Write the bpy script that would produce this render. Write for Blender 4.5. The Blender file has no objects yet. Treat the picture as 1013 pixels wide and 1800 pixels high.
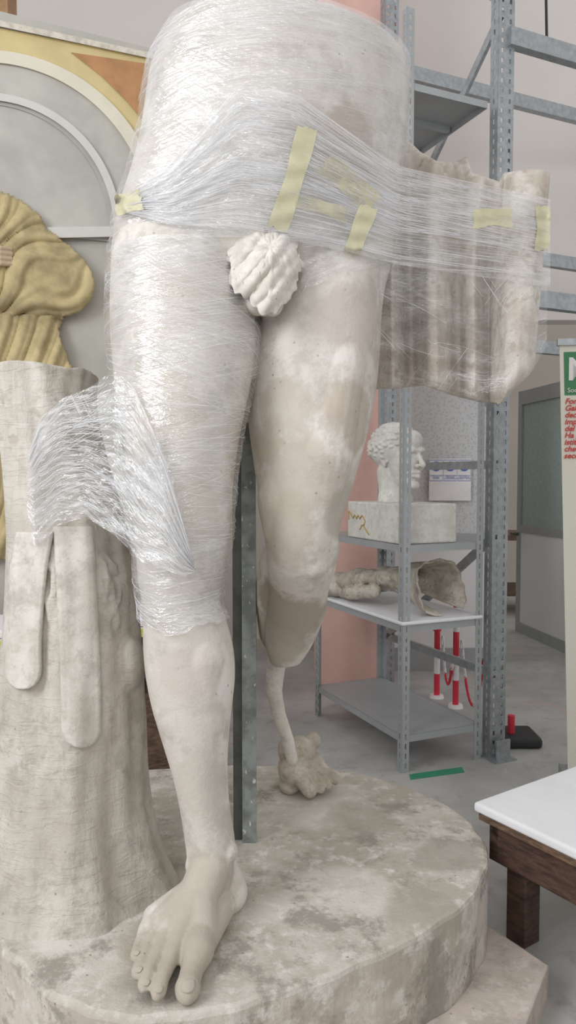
import bpy, bmesh, math, random
import numpy as np
from mathutils import Vector, Matrix
from mathutils.bvhtree import BVHTree
random.seed(5); np.random.seed(5)
F=1300.0; TH=math.atan(60/1300); CZ=1.5
CAM=np.array([0,0,CZ]); FW=np.array([0,math.cos(TH),-math.sin(TH)]); UP=np.array([0,math.sin(TH),math.cos(TH)]); RT=np.array([1.,0,0])
def ray(px,py): return FW+RT*((px-506.5)/F)-UP*((py-900)/F)
def W(px,py,d): return CAM+ray(px,py)*d
def G(px,py,z=0.0):
    r=ray(px,py); return CAM+r*((z-CZ)/r[2])
sc=bpy.context.scene
sc.view_settings.view_transform='Standard'
COL=sc.collection
# ---------------- helpers
def link(o,parent=None,**kw):
    COL.objects.link(o)
    if parent is not None: o.parent=parent
    for k,v in kw.items(): o[k]=v
    return o
def mesh(name,verts,faces,mat=None,parent=None,smooth=True,uv=None,**kw):
    me=bpy.data.meshes.new(name); me.from_pydata([tuple(map(float,v)) for v in verts],[],[tuple(f) for f in faces]); me.update()
    if smooth: me.shade_smooth()
    if uv is not None:
        ul=me.uv_layers.new(name='UVMap')
        for l in me.loops: ul.data[l.index].uv=uv[l.vertex_index]
    o=bpy.data.objects.new(name,me)
    if mat: me.materials.append(mat)
    return link(o,parent,**kw)
def empty(name,loc=(0,0,0),**kw):
    o=bpy.data.objects.new(name,None); o.empty_display_size=.1
    link(o,None,**kw); return o
def baked(o):
    dg=bpy.context.evaluated_depsgraph_get(); dg.update()
    me=bpy.data.meshes.new_from_object(o.evaluated_get(dg)); o.modifiers.clear(); o.data=me; return o
def tomesh(o,parent,nm):
    dg=bpy.context.evaluated_depsgraph_get(); dg.update()
    me=bpy.data.meshes.new_from_object(o.evaluated_get(dg)); M_=o.matrix_basis.copy(); me.transform(M_)
    kw={k:o[k] for k in o.keys() if k in('kind','label')}
    bpy.data.objects.remove(o); me.name=nm
    n=bpy.data.objects.new(nm,me); return link(n,parent,**kw)
def recalc(o):
    bm=bmesh.new(); bm.from_mesh(o.data); bmesh.ops.recalc_face_normals(bm,faces=bm.faces); bm.to_mesh(o.data); bm.free()
class MB:
    def __init__(s): s.v=[]; s.f=[]
    def add(s,v,f):
        n=len(s.v); s.v+= [tuple(map(float,p)) for p in v]; s.f+=[tuple(i+n for i in q) for q in f]
    def box(s,lo,hi,M=None):
        x0,y0,z0=lo;x1,y1,z1=hi
        v=[(x0,y0,z0),(x1,y0,z0),(x1,y1,z0),(x0,y1,z0),(x0,y0,z1),(x1,y0,z1),(x1,y1,z1),(x0,y1,z1)]
        if M is not None: v=[tuple(M@Vector(p)) for p in v]
        s.add(v,[(0,3,2,1),(4,5,6,7),(0,1,5,4),(1,2,6,5),(2,3,7,6),(3,0,4,7)])
    def beam(s,a,b,w,h,up=(0,0,1)):
        a=Vector(a);b=Vector(b);d=(b-a).normalized();u=Vector(up)
        if abs(d.dot(u))>.98: u=Vector((0,1,0))
        r=d.cross(u).normalized();u=r.cross(d).normalized()
        v=[]
        for p in(a,b):
            for i,j in((-1,-1),(1,-1),(1,1),(-1,1)): v.append(p+r*i*w/2+u*j*h/2)
        s.add(v,[(0,1,2,3),(7,6,5,4),(0,4,5,1),(1,5,6,2),(2,6,7,3),(3,7,4,0)])
    def sph(s,c,r,seg=14,M=None):
        if not hasattr(r,'__len__'): r=(r,r,r)
        v=[];f=[];n=seg;m=seg//2+1
        for i in range(1,m):
            t=math.pi*i/m
            for j in range(n):
                p=2*math.pi*j/n; q=Vector((r[0]*math.sin(t)*math.cos(p),r[1]*math.sin(t)*math.sin(p),r[2]*math.cos(t)))
                if M is not None: q=M@q
                v.append(q+Vector(c))
        for i in range(m-2):
            for j in range(n): f.append((i*n+j,(i+1)*n+j,(i+1)*n+(j+1)%n,i*n+(j+1)%n))
        tq=Vector((0,0,r[2])); 
        if M is not None: tq=M@tq
        v.append(tq+Vector(c)); v.append(-tq+Vector(c)); T=len(v)-2
        for j in range(n):
            f.append((T,j,(j+1)%n)); f.append((T+1,(m-2)*n+(j+1)%n,(m-2)*n+j))
        s.add(v,f)
    def chain(s,pts,rs,k=8,seg=12):
        for i in range(len(pts)-1):
            for t in range(k):
                t/=k; s.sph(np.array(pts[i])*(1-t)+np.array(pts[i+1])*t, rs[i]*(1-t)+rs[i+1]*t,seg)
        s.sph(pts[-1],rs[-1],seg)
    def cyl(s,a,b,r,n=16,r2=None):
        a=Vector(a);b=Vector(b);d=(b-a).normalized();u=Vector((0,0,1)) if abs(d.z)<.9 else Vector((1,0,0))
        x=d.cross(u).normalized();y=d.cross(x);r2=r if r2 is None else r2
        v=[a+(x*math.cos(2*math.pi*i/n)+y*math.sin(2*math.pi*i/n))*r for i in range(n)]+[b+(x*math.cos(2*math.pi*i/n)+y*math.sin(2*math.pi*i/n))*r2 for i in range(n)]
        s.add(v,[(i,(i+1)%n,n+(i+1)%n,n+i) for i in range(n)]+[tuple(range(n))[::-1],tuple(range(n,2*n))])
    def obj(s,name,mat=None,parent=None,smooth=False,**kw):
        o=mesh(name,s.v,s.f,mat,parent,smooth,**kw); recalc(o); return o
def bevel(o,w,seg=2):
    m=o.modifiers.new('b','BEVEL'); m.width=w; m.segments=seg; m.limit_method='ANGLE'; return o
def catmull(A,k):
    A=np.array(A,float); n=len(A); out=[]
    for i in range(n-1):
        p0=A[max(i-1,0)];p1=A[i];p2=A[i+1];p3=A[min(i+2,n-1)]
        for j in range(k):
            t=j/k; out.append(.5*((2*p1)+(-p0+p2)*t+(2*p0-5*p1+4*p2-p3)*t*t+(-p0+3*p1-3*p2+p3)*t**3))
    out.append(A[-1]); return np.array(out)
def rings(st,k=5,n=40,off=0.0):
    S=catmull(st,k); R=[]
    for s in S:
        L=W(s[0],s[1],s[4]-s[5]); Rr=W(s[2],s[3],s[4]+s[5]); c=(L+Rr)/2; a=(Rr-L)/2
        f=np.cross([0,0,1],a); f=f/np.linalg.norm(f); f=-f if f[1]>0 else f
        la=np.linalg.norm(a); a=a*(1+off/la)
        ring=[]
        for i in range(n):
            t=2*math.pi*i/n; sn=math.sin(t); r=(s[6] if sn>0 else s[7])+off
            ring.append(c+a*math.cos(t)+f*r*sn)
        R.append(ring)
    return np.array(R)
def loft(mb,R,cap=True):
    m,n=len(R),len(R[0]); v=[p for r in R for p in r]; f=[]
    for i in range(m-1):
        for j in range(n): f.append((i*n+j,i*n+(j+1)%n,(i+1)*n+(j+1)%n,(i+1)*n+j))
    if cap: f.append(tuple(range(n))[::-1]); f.append(tuple(range((m-1)*n,m*n)))
    mb.add(v,f)
def remesh(o,vox,smooth=6,fac=.5):
    m=o.modifiers.new('r','REMESH'); m.mode='VOXEL'; m.voxel_size=vox
    if smooth:
        m=o.modifiers.new('s','SMOOTH'); m.factor=fac; m.iterations=smooth
    baked(o); o.data.shade_smooth(); return o
# ---------------- materials
class NT:
    def __init__(s,name):
        s.m=bpy.data.materials.new(name); s.m.use_nodes=True; s.t=s.m.node_tree; s.n=s.t.nodes; s.l=s.t.links
        s.b=s.n['Principled BSDF']; s.out=s.n['Material Output']
    def new(s,t,**kw):
        x=s.n.new(t)
        for k,v in kw.items(): setattr(x,k,v)
        return x
    def link(s,a,b): s.l.new(a,b)
    def noise(s,vec,scale,detail=6,rough=.6,dist=0):
        x=s.new('ShaderNodeTexNoise'); x.inputs['Scale'].default_value=scale; x.inputs['Detail'].default_value=detail; x.inputs['Roughness'].default_value=rough; x.inputs['Distortion'].default_value=dist
        if vec is not None: s.link(vec,x.inputs['Vector'])
        return x.outputs['Fac']
    def ramp(s,fac,a,b,c0=0.,c1=1.):
        x=s.new('ShaderNodeMapRange'); x.interpolation_type='SMOOTHSTEP'
        for i,v in zip((1,2,3,4),(a,b,c0,c1)): x.inputs[i].default_value=v
        s.link(fac,x.inputs[0]); return x.outputs[0]
    def mix(s,fac,a,b):
        x=s.new('ShaderNodeMix',data_type='RGBA')
        if isinstance(fac,(int,float)): x.inputs[0].default_value=fac
        else: s.link(fac,x.inputs[0])
        for i,v in((6,a),(7,b)):
            if isinstance(v,tuple): x.inputs[i].default_value=(*v[:3],1)
            else: s.link(v,x.inputs[i])
        return x.outputs[2]
    def math(s,op,a,b=0.,c=None):
        x=s.new('ShaderNodeMath',operation=op)
        for i,v in enumerate((a,b,c)):
            if v is None: continue
            if isinstance(v,(int,float)): x.inputs[i].default_value=v
            else: s.link(v,x.inputs[i])
        return x.outputs[0]
    def mapping(s,vec,scale=(1,1,1),rot=(0,0,0),loc=(0,0,0)):
        x=s.new('ShaderNodeMapping'); x.inputs['Scale'].default_value=scale; x.inputs['Rotation'].default_value=rot; x.inputs['Location'].default_value=loc; s.link(vec,x.inputs[0]); return x.outputs[0]
    def pos(s): return s.new('ShaderNodeNewGeometry').outputs['Position']
    def objc(s): return s.new('ShaderNodeTexCoord').outputs['Object']
    def bump(s,h,dist=.01,strength=.5,normal=None):
        x=s.new('ShaderNodeBump'); x.inputs['Strength'].default_value=strength; x.inputs['Distance'].default_value=dist; s.link(h,x.inputs['Height'])
        if normal is not None: s.link(normal,x.inputs['Normal'])
        return x.outputs[0]
def simple(name,c,rough=.6,metal=0,var=.12,scale=8,bump=.0,grain=None):
    t=NT(name); p=t.objc()
    q=t.mapping(p,grain) if grain else p
    f=t.ramp(t.noise(q,scale),.3,.7)
    d=tuple(x*(1-var) for x in c); col=t.mix(f,d,c); t.link(col,t.b.inputs['Base Color'])
    t.b.inputs['Roughness'].default_value=rough; t.b.inputs['Metallic'].default_value=metal
    if bump: t.link(t.bump(t.noise(q,scale*4),bump,.6),t.b.inputs['Normal'])
    return t.m
def plaster(name,c1,c2,c3,sc1=3,blots=(),rough=.8,bark=False,bs=.004,speck=True,dirt=.5):
    t=NT(name); p=t.pos()
    f=t.ramp(t.noise(p,sc1,8,.65,.3),.40,.60); col=t.mix(f,c1,c2)
    f2=t.ramp(t.noise(p,sc1*4.3,8,.7),.50,.64,0,.85); col=t.mix(f2,col,c3)
    f3=t.ramp(t.noise(p,sc1*1.7,9,.75,.1),.50,.62,0,dirt); col=t.mix(f3,col,tuple(x*.70 for x in c2))
    nz=t.noise(p,7,8,.68)
    for (c,r,bc,st) in blots:
        v=t.new('ShaderNodeVectorMath',operation='DISTANCE'); t.link(p,v.inputs[0]); v.inputs[1].default_value=tuple(map(float,c))
        dd=t.math('ADD',v.outputs['Value'],t.math('MULTIPLY',t.math('SUBTRACT',nz,.5),r*1.7))
        col=t.mix(t.ramp(dd,r*.75,r*1.12,st,0),col,bc)
    if speck:
        vo=t.new('ShaderNodeTexVoronoi'); vo.inputs['Scale'].default_value=26; t.link(p,vo.inputs['Vector'])
        rs=t.math('MULTIPLY',t.ramp(t.noise(p,7,2),.45,.58),t.ramp(vo.outputs['Distance'],.04,.11,1,0))
        col=t.mix(t.math('MULTIPLY',rs,.8),col,tuple(x*.45 for x in c2))
    h=t.math('ADD',t.noise(p,30,8,.7),t.math('MULTIPLY',t.noise(p,150,3),.3))
    nrm=t.bump(h,bs,.65)
    if bark:
        wv=t.noise(t.mapping(p,(30,30,7)),1,4,.6,.6); nrm=t.bump(wv,.010,.5,nrm)
        wh=t.noise(t.mapping(p,(8,8,46)),1,3,.6,.8); nrm=t.bump(t.ramp(wh,.5,.6),.003,.35,nrm)
        col=t.mix(t.ramp(wv,.3,.5,.28,0),col,(.38,.34,.28))
    t.link(col,t.b.inputs['Base Color']); t.link(nrm,t.b.inputs['Normal']); t.b.inputs['Roughness'].default_value=rough; t.b.inputs['Specular IOR Level'].default_value=.25
    return t.m
def film_mat(name,base=.18,amt=.3,gloss=.14,rots=(0.12,-.30,.5,-.12),rough=.13,softa=.28,biga=.36):
    t=NT(name); uv=t.new('ShaderNodeUVMap').outputs[0]; hs=[]; bs=[]
    for i,r in enumerate(rots):
        m1=t.mapping(uv,rot=(0,0,r)); nz=t.noise(t.mapping(m1,(1.4,55+25*i,1),loc=(i*3.1,i*7.7,i)),1.,3,.6)
        hs.append(t.ramp(t.math('ABSOLUTE',t.math('SUBTRACT',nz,.5)),0,.02,1,0)); bs.append(nz)
    a=hs[0]
    for h in hs[1:]: a=t.math('ADD',a,h)
    b=bs[0]
    for h in bs[1:]: b=t.math('ADD',b,h)
    big=t.noise(t.mapping(uv,(3,7,1)),1,5,.6,.4); mask=t.ramp(big,.42,.66,.05,1)
    soft=t.noise(t.mapping(t.mapping(uv,rot=(0,0,-.2)),(4,28,1)),1,4,.6)
    fac=t.math('ADD',t.math('MULTIPLY',t.math('MULTIPLY',a,mask),amt),t.math('ADD',base,t.math('ADD',t.math('MULTIPLY',t.math('SUBTRACT',big,.5),biga),t.math('MULTIPLY',t.math('SUBTRACT',soft,.5),softa))))
    fac=t.math('MAXIMUM',t.math('MINIMUM',fac,.75),.01)
    nrm=t.bump(t.math('ADD',t.math('MULTIPLY',b,1.0),t.math('ADD',t.math('MULTIPLY',soft,3.),t.math('MULTIPLY',big,7))),.005,.8)
    tr=t.new('ShaderNodeBsdfTransparent'); df=t.new('ShaderNodeBsdfDiffuse'); df.inputs[0].default_value=(.96,.955,.975,1)
    gl=t.new('ShaderNodeBsdfGlossy'); gl.inputs['Roughness'].default_value=rough; gl.inputs[0].default_value=(1,1,1,1); t.link(nrm,gl.inputs['Normal'])
    m1=t.new('ShaderNodeMixShader'); t.link(fac,m1.inputs[0]); t.link(tr.outputs[0],m1.inputs[1]); t.link(df.outputs[0],m1.inputs[2])
    lw=t.new('ShaderNodeLayerWeight'); lw.inputs[0].default_value=.25
    m2=t.new('ShaderNodeMixShader'); t.link(t.math('ADD',t.math('MULTIPLY',lw.outputs['Facing'],.15),gloss),m2.inputs[0]); t.link(m1.outputs[0],m2.inputs[1]); t.link(gl.outputs[0],m2.inputs[2])
    t.link(m2.outputs[0],t.out.inputs[0]); t.n.remove(t.b)
    return t.m
M={}
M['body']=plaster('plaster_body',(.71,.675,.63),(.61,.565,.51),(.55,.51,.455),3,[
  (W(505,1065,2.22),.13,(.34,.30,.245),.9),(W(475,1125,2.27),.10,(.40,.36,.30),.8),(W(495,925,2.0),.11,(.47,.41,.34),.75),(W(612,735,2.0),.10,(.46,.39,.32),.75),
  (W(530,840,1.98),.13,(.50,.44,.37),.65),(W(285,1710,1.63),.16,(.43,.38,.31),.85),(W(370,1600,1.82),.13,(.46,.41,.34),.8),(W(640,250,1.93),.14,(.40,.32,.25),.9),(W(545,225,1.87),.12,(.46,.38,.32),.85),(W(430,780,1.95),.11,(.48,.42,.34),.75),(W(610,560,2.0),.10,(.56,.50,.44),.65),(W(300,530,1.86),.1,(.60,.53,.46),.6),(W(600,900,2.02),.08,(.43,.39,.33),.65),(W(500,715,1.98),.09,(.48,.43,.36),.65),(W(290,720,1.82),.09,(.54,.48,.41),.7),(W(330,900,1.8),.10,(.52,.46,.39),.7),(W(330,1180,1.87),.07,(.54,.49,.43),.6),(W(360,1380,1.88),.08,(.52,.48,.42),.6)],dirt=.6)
M['frag']=plaster('plaster_fragment',(.58,.53,.46),(.44,.39,.32),(.36,.31,.25),8)
M['drap']=plaster('plaster_drapery',(.67,.625,.57),(.52,.46,.39),(.43,.37,.31),5)
M['bark']=plaster('plaster_bark',(.60,.56,.50),(.50,.46,.40),(.45,.41,.345),4,bark=True,bs=.005,dirt=.6)
M['strap']=plaster('plaster_strap',(.66,.625,.57),(.56,.52,.46),(.50,.46,.40),6)
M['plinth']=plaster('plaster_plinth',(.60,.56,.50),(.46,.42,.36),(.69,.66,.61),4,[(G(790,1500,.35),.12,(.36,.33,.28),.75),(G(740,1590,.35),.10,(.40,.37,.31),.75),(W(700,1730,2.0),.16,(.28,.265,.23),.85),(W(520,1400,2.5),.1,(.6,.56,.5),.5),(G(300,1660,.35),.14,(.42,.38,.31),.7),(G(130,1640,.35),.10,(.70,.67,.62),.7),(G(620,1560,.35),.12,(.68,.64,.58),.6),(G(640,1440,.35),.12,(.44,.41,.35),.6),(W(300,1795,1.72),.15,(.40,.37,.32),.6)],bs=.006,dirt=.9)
M['slab']=plaster('stone_slab',(.62,.54,.48),(.50,.44,.38),(.68,.62,.56),5)
M['white']=plaster('plaster_bust',(.74,.72,.68),(.64,.62,.57),(.60,.57,.52),9,speck=False,dirt=.3)
M['foam']=simple('foam_white',(.82,.82,.84),.8,var=.05)
M['leaf']=plaster('plaster_leaf',(.74,.71,.66),(.64,.60,.54),(.58,.54,.48),8,dirt=.4,bs=.003)
M['film']=film_mat('stretch_film',.055,.17,.16)
M['film1']=film_mat('stretch_film_bridge',.05,.17,.19)
M['film2']=film_mat('stretch_film_thin',.02,.13,.09,softa=.1,biga=.2)
M['film3']=film_mat('stretch_film_thick',.10,.17,.14)
t=NT('film_strand'); t.b.inputs['Base Color'].default_value=(.97,.97,.99,1); t.b.inputs['Roughness'].default_value=.2; t.b.inputs['Alpha'].default_value=.38; M['strand']=t.m
t=NT('masking_tape'); c=t.mix(t.ramp(t.noise(t.pos(),25),.35,.65),(.66,.62,.42),(.58,.55,.35)); t.link(c,t.b.inputs['Base Color']); t.b.inputs['Roughness'].default_value=.45; t.b.inputs['Alpha'].default_value=.82; M['tape']=t.m
t=NT('masking_tape_faint'); t.b.inputs['Base Color'].default_value=(.64,.60,.38,1); t.b.inputs['Roughness'].default_value=.45; t.link(t.ramp(t.noise(t.pos(),14),.35,.6,.15,.55),t.b.inputs['Alpha']); M['tape2']=t.m
t=NT('steel_painted'); p=t.pos(); c=t.mix(t.ramp(t.noise(p,20),.35,.65),(.17,.19,.18),(.30,.33,.315)); c=t.mix(t.ramp(t.noise(t.mapping(p,(60,60,30)),1,3),.64,.68),c,(.62,.60,.55)); t.link(c,t.b.inputs['Base Color']); t.b.inputs['Roughness'].default_value=.45; M['steel']=t.m
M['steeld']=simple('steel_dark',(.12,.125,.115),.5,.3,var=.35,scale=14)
M['shelf']=simple('shelf_grey',(.40,.42,.43),.4,.2,var=.08)
M['galv']=simple('galvanised_steel',(.44,.47,.49),.38,.6,var=.25,scale=30)
M['wood']=simple('old_wood',(.12,.065,.045),.6,var=.6,scale=5,bump=.004,grain=(3,3,14))
M['wood2']=simple('worn_wood',(.23,.14,.09),.6,var=.65,scale=8,bump=.004,grain=(3,3,14))
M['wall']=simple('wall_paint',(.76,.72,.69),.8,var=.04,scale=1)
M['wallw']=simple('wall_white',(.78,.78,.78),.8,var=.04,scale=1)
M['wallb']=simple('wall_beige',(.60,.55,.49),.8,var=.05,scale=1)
M['pink']=simple('pink_plaster',(.80,.51,.44),.8,var=.14,scale=3)
M['red']=simple('red_plastic',(.70,.04,.07),.4)
M['whitep']=simple('white_plastic',(.85,.83,.83),.4)
M['black']=simple('black_rubber',(.03,.03,.03),.6)
M['gold']=simple('ochre_paint',(.50,.33,.10),.6)
M['green']=simple('green_tape',(.05,.30,.18),.5)
M['ink']=simple('blue_ink',(.10,.16,.50),.5)
# ---------------- room
t=NT('concrete_floor'); p=t.pos(); c=t.mix(t.ramp(t.noise(p,1.6,8,.65),.35,.65),(.38,.375,.36),(.51,.505,.49)); c=t.mix(t.ramp(t.noise(p,7,8,.7),.5,.72,0,.8),c,(.30,.30,.285)); c=t.mix(t.ramp(t.noise(p,2.3,3,.5,1.5),.63,.67,0,.5),c,(.58,.40,.35)); c=t.mix(t.ramp(t.noise(p,5,6,.7,1),.64,.70,0,.6),c,(.66,.65,.62))
t.link(c,t.b.inputs['Base Color']); t.b.inputs['Roughness'].default_value=.5; t.link(t.bump(t.noise(p,25),.004,.3),t.b.inputs['Normal']); M['floor']=t.m
def box(name,lo,hi,mat,parent=None,bv=0,**kw):
    mb=MB(); mb.box(lo,hi); o=mb.obj(name,mat,parent,**kw)
    if bv: bevel(o,bv)
    return o
S=dict(kind='structure')
box('floor',(-6,-3,-.1),(7,12,0),M['floor'],**S)
box('wall_back',(-6,6.4,0),(1.75,6.6,6),M['wall'],**S)
box('wall_lintel',(1.75,6.4,2.85),(7,6.6,6),M['wall'],**S)
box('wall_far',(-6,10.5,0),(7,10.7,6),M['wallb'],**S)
box('wall_left',(-6.2,-3,0),(-6,12,6),M['wall'],**S)
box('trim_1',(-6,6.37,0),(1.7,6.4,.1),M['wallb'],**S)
box('wall_pillar',(.20,5.1,0),(.70,5.65,6),M['pink'],**S)
t=NT('wired_glass'); p=t.pos(); w=t.new('ShaderNodeTexVoronoi'); w.inputs['Scale'].default_value=45; t.link(p,w.inputs['Vector'])
cc=t.mix(t.ramp(w.outputs['Distance'],.2,.5),(.50,.51,.51),(.62,.63,.63)); t.link(cc,t.b.inputs['Base Color']); t.b.inputs['Roughness'].default_value=.3; M['glass']=t.m
part=empty('wall_partition',**S)
box('panel',(.72,5.7,.18),(1.62,5.76,1.05),M['wallw'],part)
box('glass_panel',(.78,5.72,1.05),(1.56,5.74,2.5),M['glass'],part)
mb=MB(); mb.box((.72,5.68,0),(1.68,5.8,.18)); mb.box((1.56,5.68,.18),(1.68,5.8,2.6)); mb.box((.72,5.68,1.0),(1.56,5.79,1.07)); mb.box((.72,5.68,2.5),(1.56,5.79,2.6)); mb.obj('frame',M['shelf'],part)
A=np.array([2.26,7.2]);B=np.array([2.41,6.2]); dv=(B-A)/np.linalg.norm(B-A); ang=math.atan2(dv[1],dv[0])
dM=Matrix.Translation((A[0],A[1],0))@Matrix.Rotation(ang,4,'Z')
door=empty('door_1',**S)
def dbox(nm,lo,hi,mt,**k):
    mb=MB(); mb.box(lo,hi,dM); return mb.obj(nm,mt,door,**k)
dbox('lower_panel',(.06,-.02,.1),(1.5,.02,.98),M['wallw'])
t=NT('frosted_glass'); c=t.mix(t.ramp(t.noise(t.pos(),40),.3,.7),(.32,.40,.38),(.42,.49,.47)); t.link(c,t.b.inputs['Base Color']); t.b.inputs['Roughness'].default_value=.4; M['frost']=t.m
dbox('glass_panel',(.08,-.012,1.05),(1.5,.012,2.2),M['frost'])
mb=MB(); mb.box((0,-.03,0),(.07,.03,2.33),dM); mb.box((.07,-.03,2.2),(1.6,.03,2.33),dM); mb.box((.07,-.03,.98),(1.6,.03,1.05),dM); mb.box((.07,-.03,0),(1.6,.03,.1),dM); mb.obj('frame',M['shelf'],door)
mb=MB(); mb.beam(dM@Vector((.035,-.03,.96)),dM@Vector((.035,-.1,.96)),.02,.02); mb.beam(dM@Vector((.03,-.1,.96)),dM@Vector((.16,-.1,.96)),.02,.02); mb.obj('handle',M['steeld'],door)
mb=MB(); mb.box((2.2,8.0,.82),(3.4,8.8,.88)); 
for x in(2.25,3.3):
    for y in(8.05,8.7): mb.box((x,y,0),(x+.08,y+.08,.82))
mb.box((2.27,8.07,.2),(3.35,8.75,.26)); mb.obj('wooden_table',M['wood2'],label='brown wooden table seen through the doorway',category='table')
# ---------------- statue
st=empty('plaster_statue',label='colossal white plaster statue of male legs on rounded plinth',category='statue')
torso=[(294,52,704,135,2.20,.10,.26,.20),(266,110,708,190,2.20,.10,.28,.22),(256,165,708,232,2.20,.10,.29,.23),(246,230,702,290,2.19,.10,.28,.24),(228,300,697,345,2.18,.10,.27,.26),(212,350,690,392,2.17,.10,.26,.28),(200,405,682,440,2.17,.10,.25,.29),(196,450,676,480,2.17,.10,.23,.28),(215,500,660,520,2.17,.09,.19,.22),(300,535,600,545,2.17,.06,.13,.14)]
leg1=[(205,380,445,400,2.10,.03,.15,.2),(196,450,440,455,2.09,.03,.19,.2),(194,520,440,520,2.07,.02,.205,.2),(194,570,449,570,2.05,.02,.205,.19),(197,620,449,620,2.03,.02,.20,.18),(204,680,440,680,2.00,.01,.19,.165),(212,740,427,740,1.97,0,.175,.15),(222,800,416,800,1.95,0,.16,.14),(231,860,409,860,1.94,0,.145,.13),(238,920,405,920,1.93,0,.135,.125),(241,970,400,970,1.93,0,.135,.115),(243,1010,393,1010,1.94,0,.12,.12),(249,1050,385,1050,1.95,0,.105,.125),(252,1090,397,1090,1.96,0,.105,.135),(253,1140,410,1140,1.97,0,.11,.14),(258,1190,413,1190,1.97,0,.11,.14),(268,1240,408,1240,1.97,0,.105,.125),(286,1300,402,1300,1.965,0,.095,.105),(304,1360,400,1360,1.96,0,.085,.09),(317,1420,404,1420,1.955,0,.075,.08),(326,1480,413,1480,1.95,0,.066,.07),(332,1530,410,1530,1.94,0,.062,.066),(338,1565,404,1565,1.94,0,.05,.06)]
leg2=[(480,400,690,430,2.20,.03,.16,.2),(468,460,680,480,2.19,.04,.18,.2),(455,520,669,520,2.17,.04,.195,.19),(446,570,666,570,2.16,.03,.19,.18),(440,620,664,620,2.15,.03,.185,.17),(436,680,660,680,2.14,.02,.18,.16),(437,740,649,740,2.12,.02,.17,.15),(444,800,635,800,2.11,.01,.16,.145),(453,860,618,860,2.10,0,.145,.14),(462,920,600,920,2.10,0,.135,.13),(467,960,592,960,2.11,0,.13,.12),(470,1000,590,1000,2.14,0,.12,.12),(474,1035,578,1035,2.19,0,.10,.11),(470,1070,574,1070,2.24,0,.09,.11),(466,1105,562,1105,2.29,0,.085,.10),(468,1140,545,1140,2.33,0,.075,.085),(478,1168,528,1165,2.35,0,.055,.06)]
mb=MB()
for s_ in(torso,leg1,leg2): loft(mb,rings(s_,7,64))
mb.chain([W(500,990,2.26),W(494,1050,2.33),W(494,1110,2.37),W(505,1150,2.38)],[.08,.085,.072,.04],14)
mb.chain([W(497,1010,2.33),W(494,1080,2.36)],[.075,.078],14)
mb.sph(W(548,985,2.05),(.05,.045,.055),20); mb.sph(W(574,962,2.085),(.038,.05,.06),20); mb.sph(W(500,985,2.075),(.035,.045,.05),20); mb.sph(W(540,1022,2.095),(.035,.035,.03),20)
mb.sph(W(330,975,1.84),(.05,.04,.06),20); mb.sph(W(285,950,1.835),(.04,.04,.05),20); mb.sph(W(318,1040,1.872),(.035,.035,.03),20)
mb.chain([W(600,640,2.035),W(570,800,2.01),W(560,900,2.03)],[.07,.08,.05],30,18)
mb.chain([W(500,780,2.025),W(490,880,2.04),W(488,935,2.06)],[.04,.06,.04],24,18)
mb.chain([W(270,600,1.92),W(280,780,1.865),W(290,880,1.865)],[.08,.085,.055],30,18)
mb.chain([W(345,1100,1.915),W(358,1160,1.912),W(358,1270,1.918)],[.035,.055,.035],30,18)
mb.chain([W(305,1060,1.885),W(312,1200,1.89),W(345,1400,1.905),W(365,1490,1.912)],[.025,.028,.022,.018],50,14)
mb.sph(W(405,1497,1.93),(.02,.03,.028),18); mb.sph(W(338,1520,1.93),(.018,.03,.025),18)
mb.sph(W(462,490,2.02),(.06,.09,.10),20); mb.sph(W(464,515,1.955),(.052,.06,.06),20); mb.sph(W(452,528,1.95),(.032,.05,.04),20); mb.sph(W(480,528,1.95),(.03,.05,.042),20)
# foot
mb.chain([W(372,1500,1.955),W(392,1545,1.985),W(398,1568,1.975)],[.052,.054,.058],14,16)
toes=[([(352,1640,1.80,.040),(348,1672,1.735,.040),(338,1704,1.685,.027),(333,1724,1.652,.0265),(330,1738,1.63,.030),(328,1748,1.613,.022)]),
 ([(318,1635,1.79,.030),(308,1665,1.745,.026),(296,1697,1.685,.0175),(285,1722,1.640,.0165),(279,1741,1.617,.019),(276,1750,1.605,.013)]),
 ([(300,1628,1.80,.029),(286,1656,1.76,.024),(272,1688,1.70,.0165),(261,1710,1.658,.0158),(255,1729,1.635,.018),(252,1737,1.625,.012)]),
 ([(284,1620,1.81,.028),(270,1645,1.78,.022),(257,1672,1.725,.016),(248,1692,1.69,.0155),(243,1708,1.668,.0175),(241,1714,1.66,.012)]),
 ([(272,1612,1.84,.027),(259,1632,1.81,.022),(249,1652,1.77,.016),(243,1668,1.738,.0155),(240,1680,1.712,.0165),(239,1685,1.705,.011)])]
for ts in toes:
    h=ts[0]
    mb.chain([W(368,1530,1.915),W(348,1575,1.88),W(*h[:3])],[.055,.052,h[3]*1.15],14,14)
    mb.chain([W(*q[:3]) for q in ts],[q[3] for q in ts],9,12)
mb.chain([W(398,1568,1.975),W(325,1632,1.83)],[.052,.036],14); mb.chain([W(392,1580,1.95),W(352,1665,1.76)],[.045,.036],14)
body=mb.obj('body',M['body'],st); remesh(body,.0046,5)
def bvh_of(*obs):
    v=[];f=[]
    for o in obs:
        n=len(v); v+=[o.matrix_world@x.co for x in o.data.vertices]; f+=[tuple(i+n for i in p.vertices) for p in o.data.polygons]
    return BVHTree.FromPolygons(v,f)
def cast(b,px,py):
    r=Vector(ray(px,py)).normalized(); h,n,i,d=b.ray_cast(Vector(CAM),r)
    if h is None: return None
    return float(np.dot(np.array(h)-CAM,FW))
bbody=bvh_of(body)
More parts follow.
